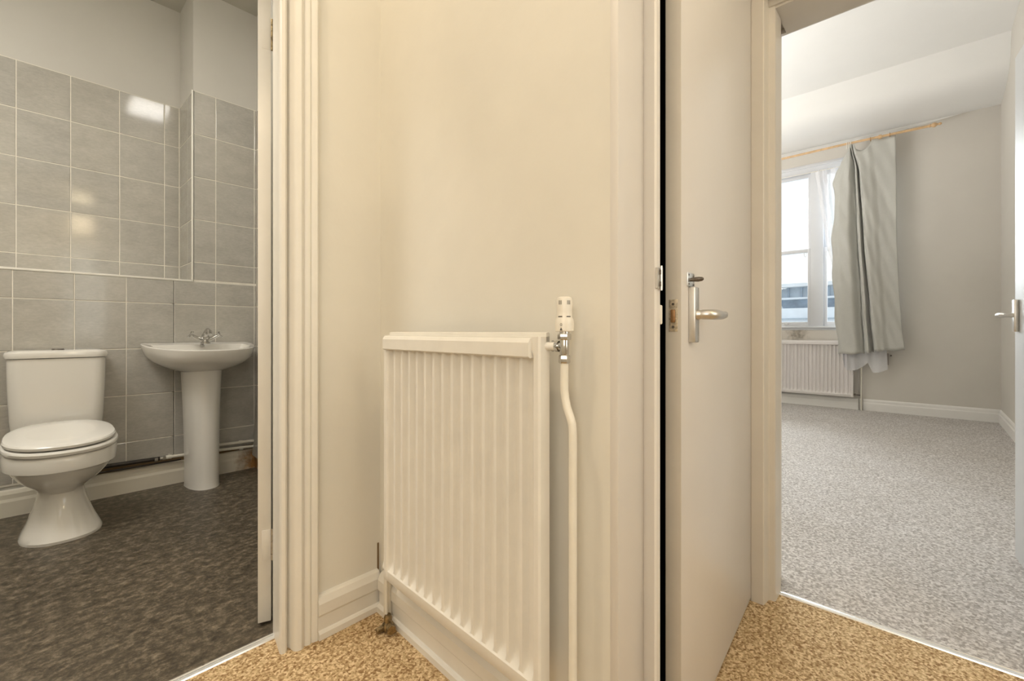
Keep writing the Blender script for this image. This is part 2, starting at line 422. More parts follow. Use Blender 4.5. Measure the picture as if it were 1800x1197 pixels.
# hall skirting (two beads as in the photo)
HSK = [(0, 0), (.027, 0), (.027, .018), (.022, .024), (.018, .026), (.018, .066), (.0235, .074), (.0235, .106), (.014, .124), (.008, .128), (0, .130)]
struct(MB().sweep(HSK, (.603, 1.365), (.812, 1.365), (0, -1)).build('baseboard_hall_back', GLOSS))
b = MB(); b.sweep(HSK, rw(-.150), rw(.758), ND); struct(b.build('baseboard_hall_radiator', GLOSS))

# ================================================================== DOOR FRAMES
# trim_1: bathroom door frame; right-hand moulding built from its plan section
sec = [(.5205, 1.475), (.5175, 1.455), (.506, 1.392), (.502, 1.372), (.505, 1.364), (.514, 1.362), (.5215, 1.368), (.5255, 1.384), (.530, 1.378), (.5335, 1.352),
       (.541, 1.3435), (.552, 1.341), (.5595, 1.346), (.564, 1.352), (.568, 1.3475), (.578, 1.3455), (.5845, 1.350), (.588, 1.3465), (.600, 1.3445), (.6045, 1.348), (.6045, 1.366), (.556, 1.372), (.556, 1.475)]
fr = empty('trim_1', (.53, 1.42, 0), kind='structure', label='cream moulded frame of the bathroom doorway')
MB().prism(sec, 0, 2.60, smooth=True).build('jamb', GLOSS, fr)
MB().prism([(.255-x, y) for x, y in sec], 0, 2.60, smooth=True).build('jamb', GLOSS, fr)
hb = MB(); hb.box(-.27, .523, 1.37, 1.52, 2.065, 2.165, .004); hb.box(-.35, .605, 1.345, 1.37, 2.45, 2.54, .004); hb.box(-.27, .523, 1.37, 1.52, 2.40, 2.455)
hb.build('transom_bar', GLOSS, fr)
MB().box(-.27, .523, 1.44, 1.445, 2.165, 2.40).build('fanlight_pane', GLASS, fr)

# trim_2: frame of the cupboard door
fr2 = empty('trim_2', (.88, .43, 0), kind='structure', label='painted frame of the slightly open cupboard door')
MB().box(kC[0], .886, .430, .448, 0, 2.30, .0015).build('architrave', DOORP, fr2)
MB().prism([(.878, .445), (.866, .4035), (.870, .400), (.885, .400), (.8865, .403), (.889, .47), (.878, .47)], 0, 2.115).build('jamb', GLOSSW, fr2)
b = MB(); b.box(.87, 1.74, .405, .53, 2.115, 2.14); b.box(.77, 1.765, .425, .45, 2.13, 2.22); b.build('head', GLOSSW, fr2)
MB().box(1.7285, 1.765, .430, .54, 0, 2.115).build('jamb', GLOSSW, fr2)
# keep of the little bolt and the latch keep on the left jamb
k = MB(); k.box(.8815, .8895, .3955, .442, 1.016, 1.062, .001); k.box(.8665, .8815, .3965, .401, 1.018, 1.060); k.tube([(.879, .394, 1.014), (.879, .394, 1.064)], .0022, 8)
k.build('bolt_keep', SATIN, fr2)
k = MB(); k.box(.876, .881, .3935, .3965, 1.046, 1.056, .001); k.box(.876, .881, .3935, .3965, 1.022, 1.032, .001); k.build('keep_screw', DARKMET, fr2)
k = MB(); k.box(.885, .8925, .397, .440, .945, .985, .003); k.build('latch_keep', PLASTIC, fr2)

# trim_3: bedroom door frame
fr3 = empty('trim_3', (1.8, .38, 0), kind='structure', label='white moulded frame of the bedroom doorway')
s3 = [(1.707, .447), (1.703, .440), (1.703, .405), (1.706, .402), (1.746, .3985), (1.750, .396), (1.753, .380), (1.757, .378), (1.833, .378), (1.833, .402), (1.935, .402), (1.935, .44), (1.765, .44), (1.765, .447)]
MB().prism(s3, 0, 2.085).build('jamb', FRAMESHADE, fr3)
MB().prism([(x, .05-y) for x, y in s3], 0, 2.085).build('jamb', FRAMESHADE, fr3)
b = MB(); b.box(1.703, 1.746, -.40, .448, 2.075, 2.115, .002); b.box(1.745, 1.77, -.36, .41, 2.052, 2.10, .002); b.box(1.755, 1.935, -.335, .38, 2.045, 2.075)
b.build('head', FRAMESHADE, fr3)
b = MB(); b.box(1.935, 1.95, .400, .46, 0, 2.12); b.box(1.935, 1.95, -.42, -.33, 0, 2.12); b.box(1.935, 1.95, -.42, .44, 2.05, 2.12); b.build('architrave', WHITE, fr3)
# dark filler painting in the gap shadow at the foot of the frame
MB().prism([(1.727, .452), (1.716, .450), (1.716, .4485), (1.727, .4485)], 0, .035).build('gap_shadow_filler', SHADEMARK, fr3)

# thresholds
t1 = empty('trim_5', (.13, 1.465, 0), kind='structure', label='silver threshold strip of the bathroom doorway')
ax = [(-.014, 0), (.014, 0), (.012, .004), (.005, .0062), (.003, .0045), (-.003, .0045), (-.005, .0062), (-.012, .004)]
def strip(par, p0, p1, outd, screws):
    MB().sweep(ax, p0, p1, outd).build('metal_strip', ALU, par)
    for s in screws:
        c = (p0[0]+(p1[0]-p0[0])*s+outd[0]*.008, p0[1]+(p1[1]-p0[1])*s+outd[1]*.008)
        MB().lathe([(.003, .004), (.003, .0062), (.0015, .0066)], 8, Matrix.Translation((c[0], c[1], 0))).build('screw', DARKMET, par)
strip(t1, (-.265, 1.466), (.520, 1.466), (0, 1), (.2, .77))
t2 = empty('trim_6', (1.83, .02, 0), kind='structure', label='silver threshold strip of the bedroom doorway')
strip(t2, (1.826, -.33), (1.826, .380), (1, 0), (.12, .37, .61, .82, .975))

# ================================================================== DOORS
def hingepart(parent, p, z, h, mat=GLOSS, r=.0045, name='hinge'):
    b = MB()
    for k in range(5):
        z0 = z+h*k/5; b.tube([(p[0], p[1], z0+.0006), (p[0], p[1], z0+h/5-.0006)], r if k % 2 == 0 else r*.93, 10)
    return b.build(name, mat, parent)
# door_1 bathroom door, opened inwards well past ninety degrees; its hinge edge faces the landing
d1 = empty('door_1', (.525, 1.545, 0), kind='structure', label='open cream bathroom door, hinge edge on show')
e1 = Vector((.373, .928, 0)).normalized(); f1 = Vector((-.93, .37, 0)).normalized()
R1 = Vector((.5345, 1.530, 0))
m1 = frame(R1, e1, f1, Vector((0, 0, 1)))
MB().box(0, .72, 0, .037, .012, 2.04, .002, mat=m1).build('leaf', GLOSS, d1)
for z in (.205, 1.822):
    hingepart(d1, (R1.x+.0015, R1.y-.004), z, .10, BRASSD if z > 1 else SATIN, .0036)
    MB().box(-.0012, .001, .001, .026, z+.003, z+.097, .0005, mat=m1).build('hinge_leaf', GLOSS, d1)
b = MB()
hm = frame(R1+e1*.66+Vector((0, 0, 1.0)), e1, -f1, Vector((0, 0, 1)))
b.box(-.02, .02, 0, .006, -.07, .07, .002, mat=hm); b.tube([(0, .006, 0), (0, .045, 0), (-.02, .05, 0), (-.10, .05, 0)], .008, 10, mat=hm); b.build('handle', SATIN, d1)

# door_2 cupboard door, slightly open into the hall
H2 = Vector((1.7265, .4445, 0)); E2 = Vector((.961, .386, 0)); e2 = (E2-H2).normalized(); n2 = Vector((e2.y, -e2.x, 0))
if n2.y > 0: n2 = -n2
n2 = Vector((-e2.y, e2.x, 0)) if Vector((-e2.y, e2.x, 0)).y > 0 else n2     # n2 points into the cupboard (+Y)
if n2.y < 0: n2 = -n2
L2 = (E2-H2).length
m2 = frame(H2, e2, -n2, Vector((0, 0, 1)))     # local x: hinge -> free edge, local y: out towards the hall, z up
d2 = empty('door_2', (H2.x, H2.y, 0), kind='structure', label='plain white flush cupboard door standing slightly open')
MB().box(.002, L2, -.035, 0, .008, 2.108, .0015, mat=m2).build('leaf', DOORP, d2)
MB().box(L2-.0015, L2+.0004, -.0343, -.0007, .010, 2.106, .0004, mat=m2).build('edge_shade_strip', EDGESHADE, d2)
for z in (.235, 1.82): hingepart(d2, (H2.x-.001, H2.y-.004), z, .085, GLOSSW, .0035)
# latch plate on the free edge
b = MB(); b.box(L2, L2+.0018, -.027, -.008, .930, 1.000, .0006, mat=m2); lp = b.build('latch_plate', M('paint_smeared_brass', (.55, .47, .34), .4, .4, var=.4, nscale=110), d2)
MB().box(L2+.0012, L2+.007, -.022, -.012, .950, .978, .002, mat=m2).build('latch_bolt', M('brown_brass', (.36, .2, .09), .4, .7, var=.4, nscale=60), lp)
b = MB()
for z in (.940, .990): b.lathe([(.003, 0), (.003, .001)], 10, mat=m2 @ Matrix.Translation((L2+.0016, -.0175, z)) @ Matrix.Rotation(PI/2, 4, 'Y'))
b.build('latch_screw', DARKMET, lp)
# lever handle: raised bar back plate and tapering lever
cx = .706
hp = MB(); hp.box(cx-.0155, cx+.0155, 0, .0155, .906, 1.030, .0022, mat=m2); hpo = hp.build('handle_plate', SATIN, d2)
lv = MB()
lv.lathe([(.012, .015), (.012, .019), (.0105, .021), (.0105, .028)], 20, mat=m2 @ Matrix.Translation((cx, 0, .968)) @ Matrix.Rotation(-PI/2, 4, 'X'))
# lever swings back towards the hinge side
cq = cx
path = [(cx, .026, .968), (cx, .036, .968), (cx-.006, .045, .968), (cx-.02, .050, .968), (cx-.06, .052, .9675), (cx-.085, .052, .969), (cx-.102, .050, .9715), (cx-.112, .046, .9715)]
lv.tube(path, [.0112, .0112, .0115, .0118, .0095, .0082, .0065, .0035], 16, mat=m2)
lv.build('lever', SATIN, hpo)
# bolt turn above: square rose with four screws and an oval turn
tr = MB(); tr.box(cx+.004-.024, cx+.004+.024, 0, .0035, 1.031, 1.062, .0008, mat=m2); tro = tr.build('bolt_plate', STEELW, d2)
b = MB()
for dx in (-.026, .010):
    for dz in (-.010, .010):
        b.lathe([(.0022, 0), (.0022, .001)], 8, mat=m2 @ Matrix.Translation((cx+.012+dx, .0034, 1.0465+dz)) @ Matrix.Rotation(-PI/2, 4, 'X'))
b.build('plate_screw', DARKMET, tro)
b = MB(); b.tube([(cx+.010, .003, 1.0465), (cx+.010, .008, 1.0465), (cx+.009, .020, 1.0465), (cx+.008, .028, 1.0468), (cx+.007, .031, 1.0470)], [.004, .0045, .0055, .0045, .002], 12, mat=m2); b.build('thumb_turn', DARKMET, tro)

# door_3 bedroom door, hinged on the right jamb and opened into the bedroom
H3 = Vector((1.955, -.350, 0)); E3 = Vector((2.735, -.2715, 0)); e3 = (E3-H3).normalized(); n3 = Vector((-e3.y, e3.x, 0))
m3 = frame(H3, e3, n3, Vector((0, 0, 1))); L3 = (E3-H3).length
d3 = empty('door_3', (H3.x, H3.y, 0), kind='structure', label='white bedroom door opened against the right-hand side')
MB().box(.002, L3, -.036, 0, .012, 2.045, .003, mat=m3).build('leaf', M('bedroom_door_paint', (.60, .60, .59), .35, var=.02), d3)
b = MB(); b.box(L3-.058, L3-.026, 0, .014, .93, 1.058, .002, mat=m3); h3 = b.build('handle_plate', SATIN, d3)
b = MB(); zc = .996; xc = L3-.042
b.tube([(xc, .012, zc), (xc, .048, zc), (xc-.008, .056, zc), (xc-.03, .060, zc), (xc-.09, .060, zc+.001), (xc-.105, .056, zc)], [.009, .009, .0095, .010, .009, .004], 14, mat=m3); b.build('lever', SATIN, h3)
for z in (.2, 1.75): hingepart(d3, (H3.x-.004, H3.y+.003), z, .085, WHITE, .004)

# ================================================================== BEDROOM SHELL
XW = 6.75
# window wall with two visible sashes and an unseen third added to let in more daylight
WB, WT = 1.0, 3.02
b = MB(); b.box(XW, XW+.25, -.75, .36, 0, 3.8); b.box(XW, XW+.25, 2.55, 3.4, 0, 3.8); b.box(XW, XW+.25, .36, 2.55, 0, WB-.03); b.box(XW, XW+.25, .36, 2.55, WT, 3.8)
struct(b.build('wall_bedroom_window', BEDPAINT))
struct(MB().box(1.935, XW+.25, -.68, -.575, 0, 3.8).build('wall_bedroom_right', BEDPAINT))
struct(MB().box(1.935, XW+.25, 3.4, 3.5, 0, 3.8).build('wall_bedroom_left', BEDPAINT))
cp = [(6.95, 3.25), (XW, 3.25), (6.58, 3.262), (6.42, 3.278), (6.28, 3.302), (6.18, 3.335), (6.115, 3.38), (6.08, 3.43), (6.065, 3.49), (6.035, 3.56), (6.00, 3.632), (5.98, 3.64), (1.95, 3.64), (1.95, 3.80), (6.95, 3.80)]
n = len(cp); vs = [(x, y, z) for y in (-.60, 3.42) for x, z in cp]
b = MB(); b.add(vs, [(i, (i+1) % n, (i+1) % n+n, i+n) for i in range(n)], True); b.add(vs, [tuple(range(n)), tuple(range(n, 2*n))[::-1]])
struct(b.build('ceiling_bedroom', BEDCEIL), 'white bedroom ceiling curving down towards the window')
# slim moulding where wall meets ceiling, fading out at the right
pf = [(0, 3.190), (.010, 3.196), (.013, 3.215), (.018, 3.222), (.020, 3.262), (0, 3.262)]; vs = []
for y, k in ((3.38, 1), (.3, .85), (-.35, .12)): vs += [(XW-o*k, y, 3.262-(3.262-z)*k) for o, z in pf]
b = MB(); b.add(vs, [(q*6+i, q*6+(i+1) % 6, (q+1)*6+(i+1) % 6, (q+1)*6+i) for q in (0, 1) for i in range(6)]+[(5, 4, 3, 2, 1, 0), (12, 13, 14, 15, 16, 17)]); struct(b.build('trim_7', BEDCEIL))
BSK = [(0, 0), (.018, 0), (.018, .085), (.012, .095), (.012, .118), (.006, .130), (0, .134)]
b = MB(); b.sweep(BSK, (XW, -.575), (XW, .535), (-1, 0)); b.sweep(BSK, (XW, .545), (XW, 3.38), (-1, 0)); struct(b.build('baseboard_bedroom_window', WHITE))
b = MB(); b.sweep(BSK, (1.96, -.575), (XW-.018, -.575), (0, 1)); struct(b.build('baseboard_bedroom_right', WHITE))

# window_1 : timber box sash pair
w1 = empty('window_1', (XW, 1.2, 1.0), kind='structure', label='white double-hung sash window with two lights')
XI = XW-.012
b = MB(); b.box(XI, XW+.10, .35, 2.56, WT-.075, WT+.03, .004); b.box(XW-.025, XW+.10, .32, 2.60, WT-.012, WT+.012, .004); b.build('head', UPVC, w1)
b = MB(); b.box(XW-.035, XW+.12, .32, 2.60, .975, 1.0, .005); b.box(XW-.015, XW+.10, .34, 2.58, .95, .976, .004); b.build('sill', UPVC, w1)
for y0, y1 in ((.34, .40), (.928, 1.062), (1.735, 1.857), (2.515, 2.58)):
    b = MB(); b.box(XI, XW+.12, y0, y1, 1.0, WT-.07, .003); b.build('mullion' if .5 < y0 < 2 else 'box_frame', UPVC, w1)
ZM = 1.968
for y0, y1 in ((.40, .928), (1.062, 1.735), (1.857, 2.515)):
    # lower sash (inner)
    for nm, za, zb, xo in (('lower_sash', 1.0, ZM+.016, .012), ('upper_sash', ZM-.026, WT-.075, .052)):
        b = MB(); x0, x1 = XW+xo, XW+xo+.036; st = .036
        b.box(x0, x1, y0, y0+st, za, zb, .003); b.box(x0, x1, y1-st, y1, za, zb, .003)
        bot = .055 if nm == 'lower_sash' else .03; top = .042 if nm == 'lower_sash' else .042
        b.box(x0+.001, x1-.001, y0+st-.002, y1-st+.002, za, za+bot, .002); b.box(x0+.001, x1-.001, y0+st-.002, y1-st+.002, zb-top, zb, .002)
        so = b.build(nm, UPVC, w1)
        MB().box(x0+.016, x0+.020, y0+st-.004, y1-st+.004, za+bot-.004, zb-top+.004).build('pane', GLASS, so)
        if nm == 'lower_sash':
            yc = (y0+y1)/2
            c = MB().tube([(x0-.001, yc-.09, za+.028), (x0-.018, yc-.085, za+.028), (x0-.018, yc-.05, za+.028), (x0-.001, yc-.045, za+.028)], .005, 8); c.build('sash_lift', CHROME, so)
        else:
            for ya, yb in ((y1-.35, y1-.20), (y0+.045, y0+.075)):
                c = MB(); zt = za-.004
                N = 10; c.tube([(x0-.045, ya+(yb-ya)*i/N, zt-.055*math.sin(PI*i/N)**.5) for i in range(N+1)], .0045, 8); c.build('sash_hook', STEELW, so)
# stained strip of wall between sill and radiator
struct(MB().box(XW-.010, XW, .36, 2.55, .80, .952).build('trim_8', SILLM), 'water-stained panel below the window sill')

# ================================================================== OBJECTS : HALL RADIATOR
def radiator(name, origin, td, nd, length, z0, z1, off, thick, nch, m, label, group, pitch, s0):
    """panel radiator: s along, o out. front face at off."""
    root = empty(name, (*[origin[0]+td[0]*length/2, origin[1]+td[1]*length/2], 0), label, 'radiator', group)
    def P(s, o, z): return (origin[0]+td[0]*s+nd[0]*o, origin[1]+td[1]*s+nd[1]*o, z)
    # fluted panel front
    ss = [0, .004, s0]
    dep = [-.004, 0, 0]
    tw = pitch*.80
    for k in range(nch):
        a = s0+(pitch-tw)/2+k*pitch
        for q, d in ((0, .001), (.05, .22), (.14, .82), (.22, 1), (.78, 1), (.86, .82), (.95, .22), (1, .001)): ss.append(a+tw*q); dep.append(d)
    e = s0+nch*pitch
    ss += [e, length-.004, length]; dep += [0, 0, -.004]
    D = .0135
    zs = [(z0, 0, 0), (z0+.004, 0, 0), (z0+.031, 0, 0), (z0+.034, 0, 1), (z0+.043, .62, 1), (z0+.054, .92, 1), (z0+.066, 1, 1), (z1-.052, 1, 1), (z1-.040, .55, 1), (z1-.030, 0, 0), (z1, 0, 0)]
    rings = []
    for z, f, sb in zs:
        row = []
        for s, d in zip(ss, dep):
            dd = off-(D*d*f+.0035*sb if d > 0 else -d)
            if z == z0: dd -= .003
            row.append(P(s, dd, z))
        back = [P(length, off-thick, z), P(0, off-thick, z)]
        rings.append(row+back)
    b = MB(); b.loft(rings); b.build('panel', m, root)
    # header band
    hb2 = MB(); o0, o1 = off-.006, off+.0085
    pr = [(o0, z1-.043), (o1-.004, z1-.043), (o1, z1-.040), (o1, z1-.012), (o1-.0045, z1-.004), (o0, z1-.001)]
    hv = [P(s, o, z) for s in (.012, length-.022) for o, z in pr]; q = len(pr)
    hb2.add(hv, [(i, (i+1) % q, (i+1) % q+q, i+q) for i in range(q)]); hb2.add(hv, [tuple(range(q))[::-1], tuple(range(q, 2*q))])
    hb2.build('header_band', m, root)
    # rear seam: slightly taller top edge
    c = MB(); v = [P(s, o, z) for s in (0, length) for o, z in ((off-thick, z1-.02), (off-thick+.008, z1-.02), (off-thick+.010, z1+.007), (off-thick+.004, z1+.009), (off-thick, z1+.007))]
    c.add(v, [(i, (i+1) % 5, (i+1) % 5+5, i+5) for i in range(5)]); c.add(v, [(4, 3, 2, 1, 0), (5, 6, 7, 8, 9)]); c.build('top_seam', m, root)
    # wall brackets
    for s in (length*.16, length*.84):
        c = MB(); v = [P(s+a2, o, z) for z in (z0+.05, z1-.06) for a2, o in ((-.012, .001), (.012, .001), (.012, off-thick), (-.012, off-thick))]
        c.add(v, [(0, 1, 2, 3), (4, 7, 6, 5)]+[(i, (i+1) % 4, (i+1) % 4+4, i+4) for i in range(4)]); c.build('wall_bracket', m, root)
    return root, P
# radiator origin at s = .005 of the wall frame
r1, P1 = radiator('panel_radiator', rw(.004), TD, ND, .631, .193, .920, .085, .030, 15, RADM,
                  'tall cream fluted radiator with a chrome valve, on the landing wall', None, .0397, .0195)
def Z(s, o, z): return (*rw(s, o), z)
# tail, nuts, valve and head (upper right)
c = MB(); c.tube([Z(.625, .066, .901), Z(.648, .053, .901)], .0085, 14)
c.tube([Z(.606, .05, .901), Z(.640, .05, .901)], .0095, 16); c.build('painted_tail', RADM, r1)
c = MB(); c.tube([Z(.638, .05, .901), Z(.641, .05, .901)], .0115, 6); c.tube([Z(.641, .05, .901), Z(.650, .05, .901)], .008, 14)
c.tube([Z(.650, .05, .901), Z(.658, .05, .901)], [.0115, .0115], 16); c.tube([Z(.658, .05, .901), Z(.668, .05, .901)], .009, 14)
c.build('union_nut', CHROME, r1)
vx = rw(.6695, .05)
vb = MB(); T = Matrix.Translation((vx[0], vx[1], 0))
vb.lathe([(.0085, .884), (.0092, .887), (.0092, .913), (.0085, .916)], 20, mat=T)
vb.lathe([(.0125, .914), (.0135, .916), (.0135, .924), (.0125, .926)], 6, mat=T)
vb.lathe([(.010, .925), (.010, .9315)], 20, mat=T)
vb.lathe([(.0105, .868), (.0115, .870), (.0115, .881), (.010, .884)], 6, mat=T); vb.build('valve_body', CHROME, r1)
hd = MB(); hd.lathe([(.0165, .9305), (.0182, .9315), (.0186, .9445), (.0178, .9535), (.0155, .958), (.0152, .970), (.0160, .992), (.0145, .9965), (.010, .9985)], 28, mat=T)
hdo = hd.build('thermostatic_head', PLASTIC, r1)
c = MB()
ca = math.atan2(-vx[1], -vx[0])
for da in (-.55, .55):
    for q in (-.16, 0, .16):
        a = ca+da+q; px, py = vx[0]+.0152*math.cos(a), vx[1]+.0152*math.sin(a)
        mm = Matrix.Translation((px, py, 0)) @ Matrix.Rotation(a, 4, 'Z')
        c.box(-.0005, .0009, -.0005, .0005, .983, .991, mat=mm); c.build('vent_slot', DARKPL, hdo); c = MB()
    a = ca+da; mm = Matrix.Translation((vx[0]+.0150*math.cos(a), vx[1]+.0150*math.sin(a), 0)) @ Matrix.Rotation(a, 4, 'Z')
    c.box(-.0004, .0009, -.0042, .0042, .9585, .9605, mat=mm); c.build('grip_slot', DARKPL, hdo); c = MB()
c = MB(); a = ca-.35
mm = Matrix.Translation((vx[0]+.0184*math.cos(a), vx[1]+.0184*math.sin(a), 0)) @ Matrix.Rotation(a, 4, 'Z')
c.add([(.0006, -.0026, .9325), (.0006, .0026, .9325), (.0006, 0, .9385), (-.001, -.0026, .9325), (-.001, .0026, .9325), (-.001, 0, .9385)], [(0, 1, 2), (3, 5, 4), (0, 3, 4, 1), (1, 4, 5, 2), (2, 5, 3, 0)], mat=mm)
c.build('arrow_mark', DARKPL, hdo)
c = MB(); N = 10
for i in range(N):
    t0, t1_ = 2*PI*i/N, 2*PI*(i+1)/N
    c.tube([(.0002, .0017*math.cos(t0), .9435+.0024*math.sin(t0)), (.0002, .0017*math.cos(t1_), .9435+.0024*math.sin(t1_))], .0004, 5, mat=mm)
c.build('zero_mark', DARKPL, hdo)
# lock-shield side at the lower left
q0 = (.7905, 1.232)
c = MB(); c.tube([Z(.018, .066, .215), Z(-.02, .066, .213), (q0[0]-.003, q0[1]+.03, .212)], .009, 12); c.build('painted_tail', RADM, r1)

# supply pipe under the valve
pp = MB(); pl = [Z(.6695, .05, z) for z in (.868, .84, .815)] + [Z(.6715, .05, .800), Z(.677, .051, .782), Z(.686, .052, .764), Z(.6905, .052, .752), Z(.692, .052, .735), Z(.692, .052, .4), Z(.692, .052, 0)]
pp.tube(pl, .0082, 16)
tag(pp.build('heating_pipe', PIPEW), 'cream painted pipe rising from the floor to the chrome radiator valve', 'pipe')
# lower-left pipe with tarnished fitting
hp2 = empty('heating_pipe', (.792, 1.255, 0), 'short painted pipe under the left end of the landing radiator', 'pipe')
MB().tube([(.7885, 1.262, .0), (.7885, 1.262, .208)], .0125, 16).build('riser', PIPEW, hp2)
MB().tube([(.7675, 1.236, .02), (.7675, 1.236, .203)], .004, 10).build('thin_tube', PIPEW, hp2)
ft = MB(); ft.lathe([(.010, 0), (.017, .004), (.018, .020), (.012, .028), (.013, .040), (.009, .050)], 12, mat=Matrix.Translation((.770, 1.232, 0)))
ft.tube([(.770, 1.232, .020), (.764, 1.206, .020)], .011, 10); ft.tube([(.764, 1.210, .020), (.760, 1.196, .019)], .0145, 6); ft.tube([(.755, 1.236, .014), (.735, 1.238, .010)], .009, 6)
ft.build('tarnished_fitting', BRASSD, hp2)
# gouge in the plaster behind the radiator corner
MB().prism([(.812, 1.3655), (.818, 1.3655), (.817, 1.362), (.813, 1.362)], .125, .215).build('plaster_gap', SHADEMARK, bpy.data.objects['baseboard_hall_back'])

# ================================================================== BATHROOM OBJECTS
# ---- toilet
def egg(cx, hw, yf, yb, z, p=2.3, n=48, sq=0):
    yc = yf+(yb-yf)*.42; r = []
    for k in range(n):
        t = 2*PI*k/n; c, s = math.cos(t), math.sin(t)
        x = cx+hw*math.copysign(abs(c)**(2/p), c)
        if s < 0: y = yc-(yc-yf)*abs(s)**(2/2.05)
        else: y = yc+(yb-yc)*abs(s)**(2/(2.6+sq))
        r.append((x, y, z))
    return r
TX = .124
toi = empty('toilet', (TX, 3.0, 0), 'white close-coupled toilet with the lid closed', 'toilet')
prof = [(0, .138, 2.790, 3.16), (.012, .139, 2.788, 3.16), (.03, .130, 2.80, 3.16), (.07, .112, 2.83, 3.16), (.12, .094, 2.865, 3.16), (.165, .083, 2.885, 3.16), (.195, .080, 2.887, 3.16),
        (.212, .086, 2.872, 3.17), (.232, .106, 2.838, 3.18), (.262, .135, 2.79, 3.19), (.292, .157, 2.752, 3.20), (.312, .172, 2.740, 3.20), (.322, .182, 2.732, 3.20), (.326, .187, 2.726, 3.20), (.372, .190, 2.722, 3.20), (.386, .187, 2.726, 3.20), (.392, .177, 2.736, 3.19)]
def shear(ring, k=.10): return [(x, y, z+k*(y-2.72)*max(0, min(1, (z-.26)/.12))) for x, y, z in ring]
MB().loft([shear(egg(TX, hw, yf, yb, z)) for z, hw, yf, yb in prof]).build('bowl', PORC, toi)
st = [(.394, .176, 2.712, 3.13), (.397, .183, 2.704, 3.135), (.409, .186, 2.700, 3.137), (.415, .184, 2.703, 3.135), (.417, .178, 2.71, 3.13)]
MB().loft([shear(egg(TX, hw+.006, yf+.016, yb+.02, z)) for z, hw, yf, yb in st]).build('seat', SEATM, toi)
ld = [(.423, .172, 2.716, 3.135), (.425, .178, 2.709, 3.14), (.436, .180, 2.706, 3.142), (.443, .176, 2.711, 3.138), (.447, .16, 2.73, 3.12), (.449, .11, 2.79, 3.06)]
MB().loft([shear(egg(TX-.002, hw+.005, yf+.016, yb+.02, z)) for z, hw, yf, yb in ld]).build('lid', SEATM, toi)
c = MB()
for dx in (-.075, .075): c = MB(); c.tube([(TX+dx-.02, 3.172, .462), (TX+dx+.02, 3.172, .462)], .011, 12); c.build('seat_hinge', SEATM, toi)
for dx in (-.10, 0.10): c = MB(); c.box(TX+dx-.008, TX+dx+.008, 2.80, 2.82, .420, .4325, .002); c.build('lid_buffer', SEATM, toi)
def rrect(x0, x1, y0, y1, z, r, n=7):
    pts = []
    for cxx, cyy, a0 in ((x1-r, y1-r*.3, 0), (x0+r, y1-r*.3, PI/2), (x0+r, y0+r, PI), (x1-r, y0+r, 1.5*PI)):
        ry = r*.3 if cyy > (y0+y1)/2 else r
        for k in range(n+1):
            a = a0+PI/2*k/n; pts.append((cxx+r*math.cos(a), cyy+ry*math.sin(a), z))
    return pts
def tank(z, dx, r=.05, front=0): return rrect(-.058+dx, .308-dx, 3.205+front, 3.385, z, r)
MB().loft([tank(.385, .05, front=.02), tank(.40, .03, front=.012), tank(.43, .017, front=.008), tank(.50, .012, front=.004), tank(.65, .006), tank(.786, .004), tank(.795, .006)]).build('cistern', PORC, toi)
MB().loft([tank(.7975, .004), tank(.799, -.003, .055, -.006), tank(.815, -.006, .056, -.009), tank(.826, -.003, .055, -.006), tank(.833, .008, .05, .006), tank(.837, .03, .04, .03)]).build('cistern_lid', PORC, toi)
MB().lathe([(.024, .835), (.024, .839), (.022, .842), (.010, .8425)], 24, mat=Matrix.Translation((TX, 3.29, 0))).build('flush_button', DARKMET, toi)
# ---- washbasin
BX = .745
wbn = empty('washbasin', (BX, 3.2, 0), 'white pedestal washbasin with a chrome mixer tap', 'washbasin')
def dring(hw, dep, z, yb=3.397, n=30, p=2.4, cx=BX):
    pts = []
    for k in range(n+1):
        t = PI*k/n; cc, ssn = math.cos(t), math.sin(t)
        pts.append((cx+hw*math.copysign(abs(cc)**(2/p), cc), yb-.05-(dep-.05)*abs(ssn)**(2/p), z))
    pts += [(cx-hw*.99, yb-.02, z), (cx-hw*.96, yb, z), (cx, yb, z), (cx+hw*.96, yb, z), (cx+hw*.99, yb-.02, z)]
    return pts
body = [(.685, .098, .235), (.695, .125, .268), (.712, .165, .312), (.738, .210, .357), (.768, .246, .392), (.800, .268, .414), (.832, .279, .427), (.850, .283, .433), (.858, .2835, .434), (.8625, .279, .430), (.862, .268, .42)]
rg = [dring(hw, dp, z) for z, hw, dp in body]
inner = [(.856, .245, .395, 3.327), (.84, .235, .385, 3.322), (.80, .205, .345, 3.31), (.765, .14, .27, 3.28), (.75, .05, .17, 3.23)]
for z, hw, dp, yb in inner:
    rg.append(dring(hw, dp-(3.397-yb), z, yb))
rg = [[(x, y, z-.085*(3.39-y)*max(0, min(1, (z-.70)/.10))) for x, y, z in q] for q in rg]
MB().loft(rg).build('basin', PORC, wbn)
def pring(hw, yf, z, n=24):
    pts = []
    for k in range(n+1):
        t = PI*k/n; pts.append((BX+hw*math.copysign(abs(math.cos(t))**.85, math.cos(t)), 3.30-(3.30-yf)*abs(math.sin(t))**.85, z))
    return pts
MB().loft([pring(.086, 3.108, 0), pring(.084, 3.112, .015), pring(.083, 3.115, .10), pring(.086, 3.118, .30), pring(.092, 3.122, .50), pring(.099, 3.122, .65), pring(.102, 3.12, .70)]).build('pedestal', PORC, wbn)
TY = 3.285
tp = MB()
TT = Matrix.Translation((BX+.022, TY, 0))
tp.lathe([(.026, .855), (.026, .864), (.020, .868), (.017, .880), (.021, .892), (.0215, .905), (.015, .918), (.005, .922)], 20, mat=TT)
bx = BX+.022
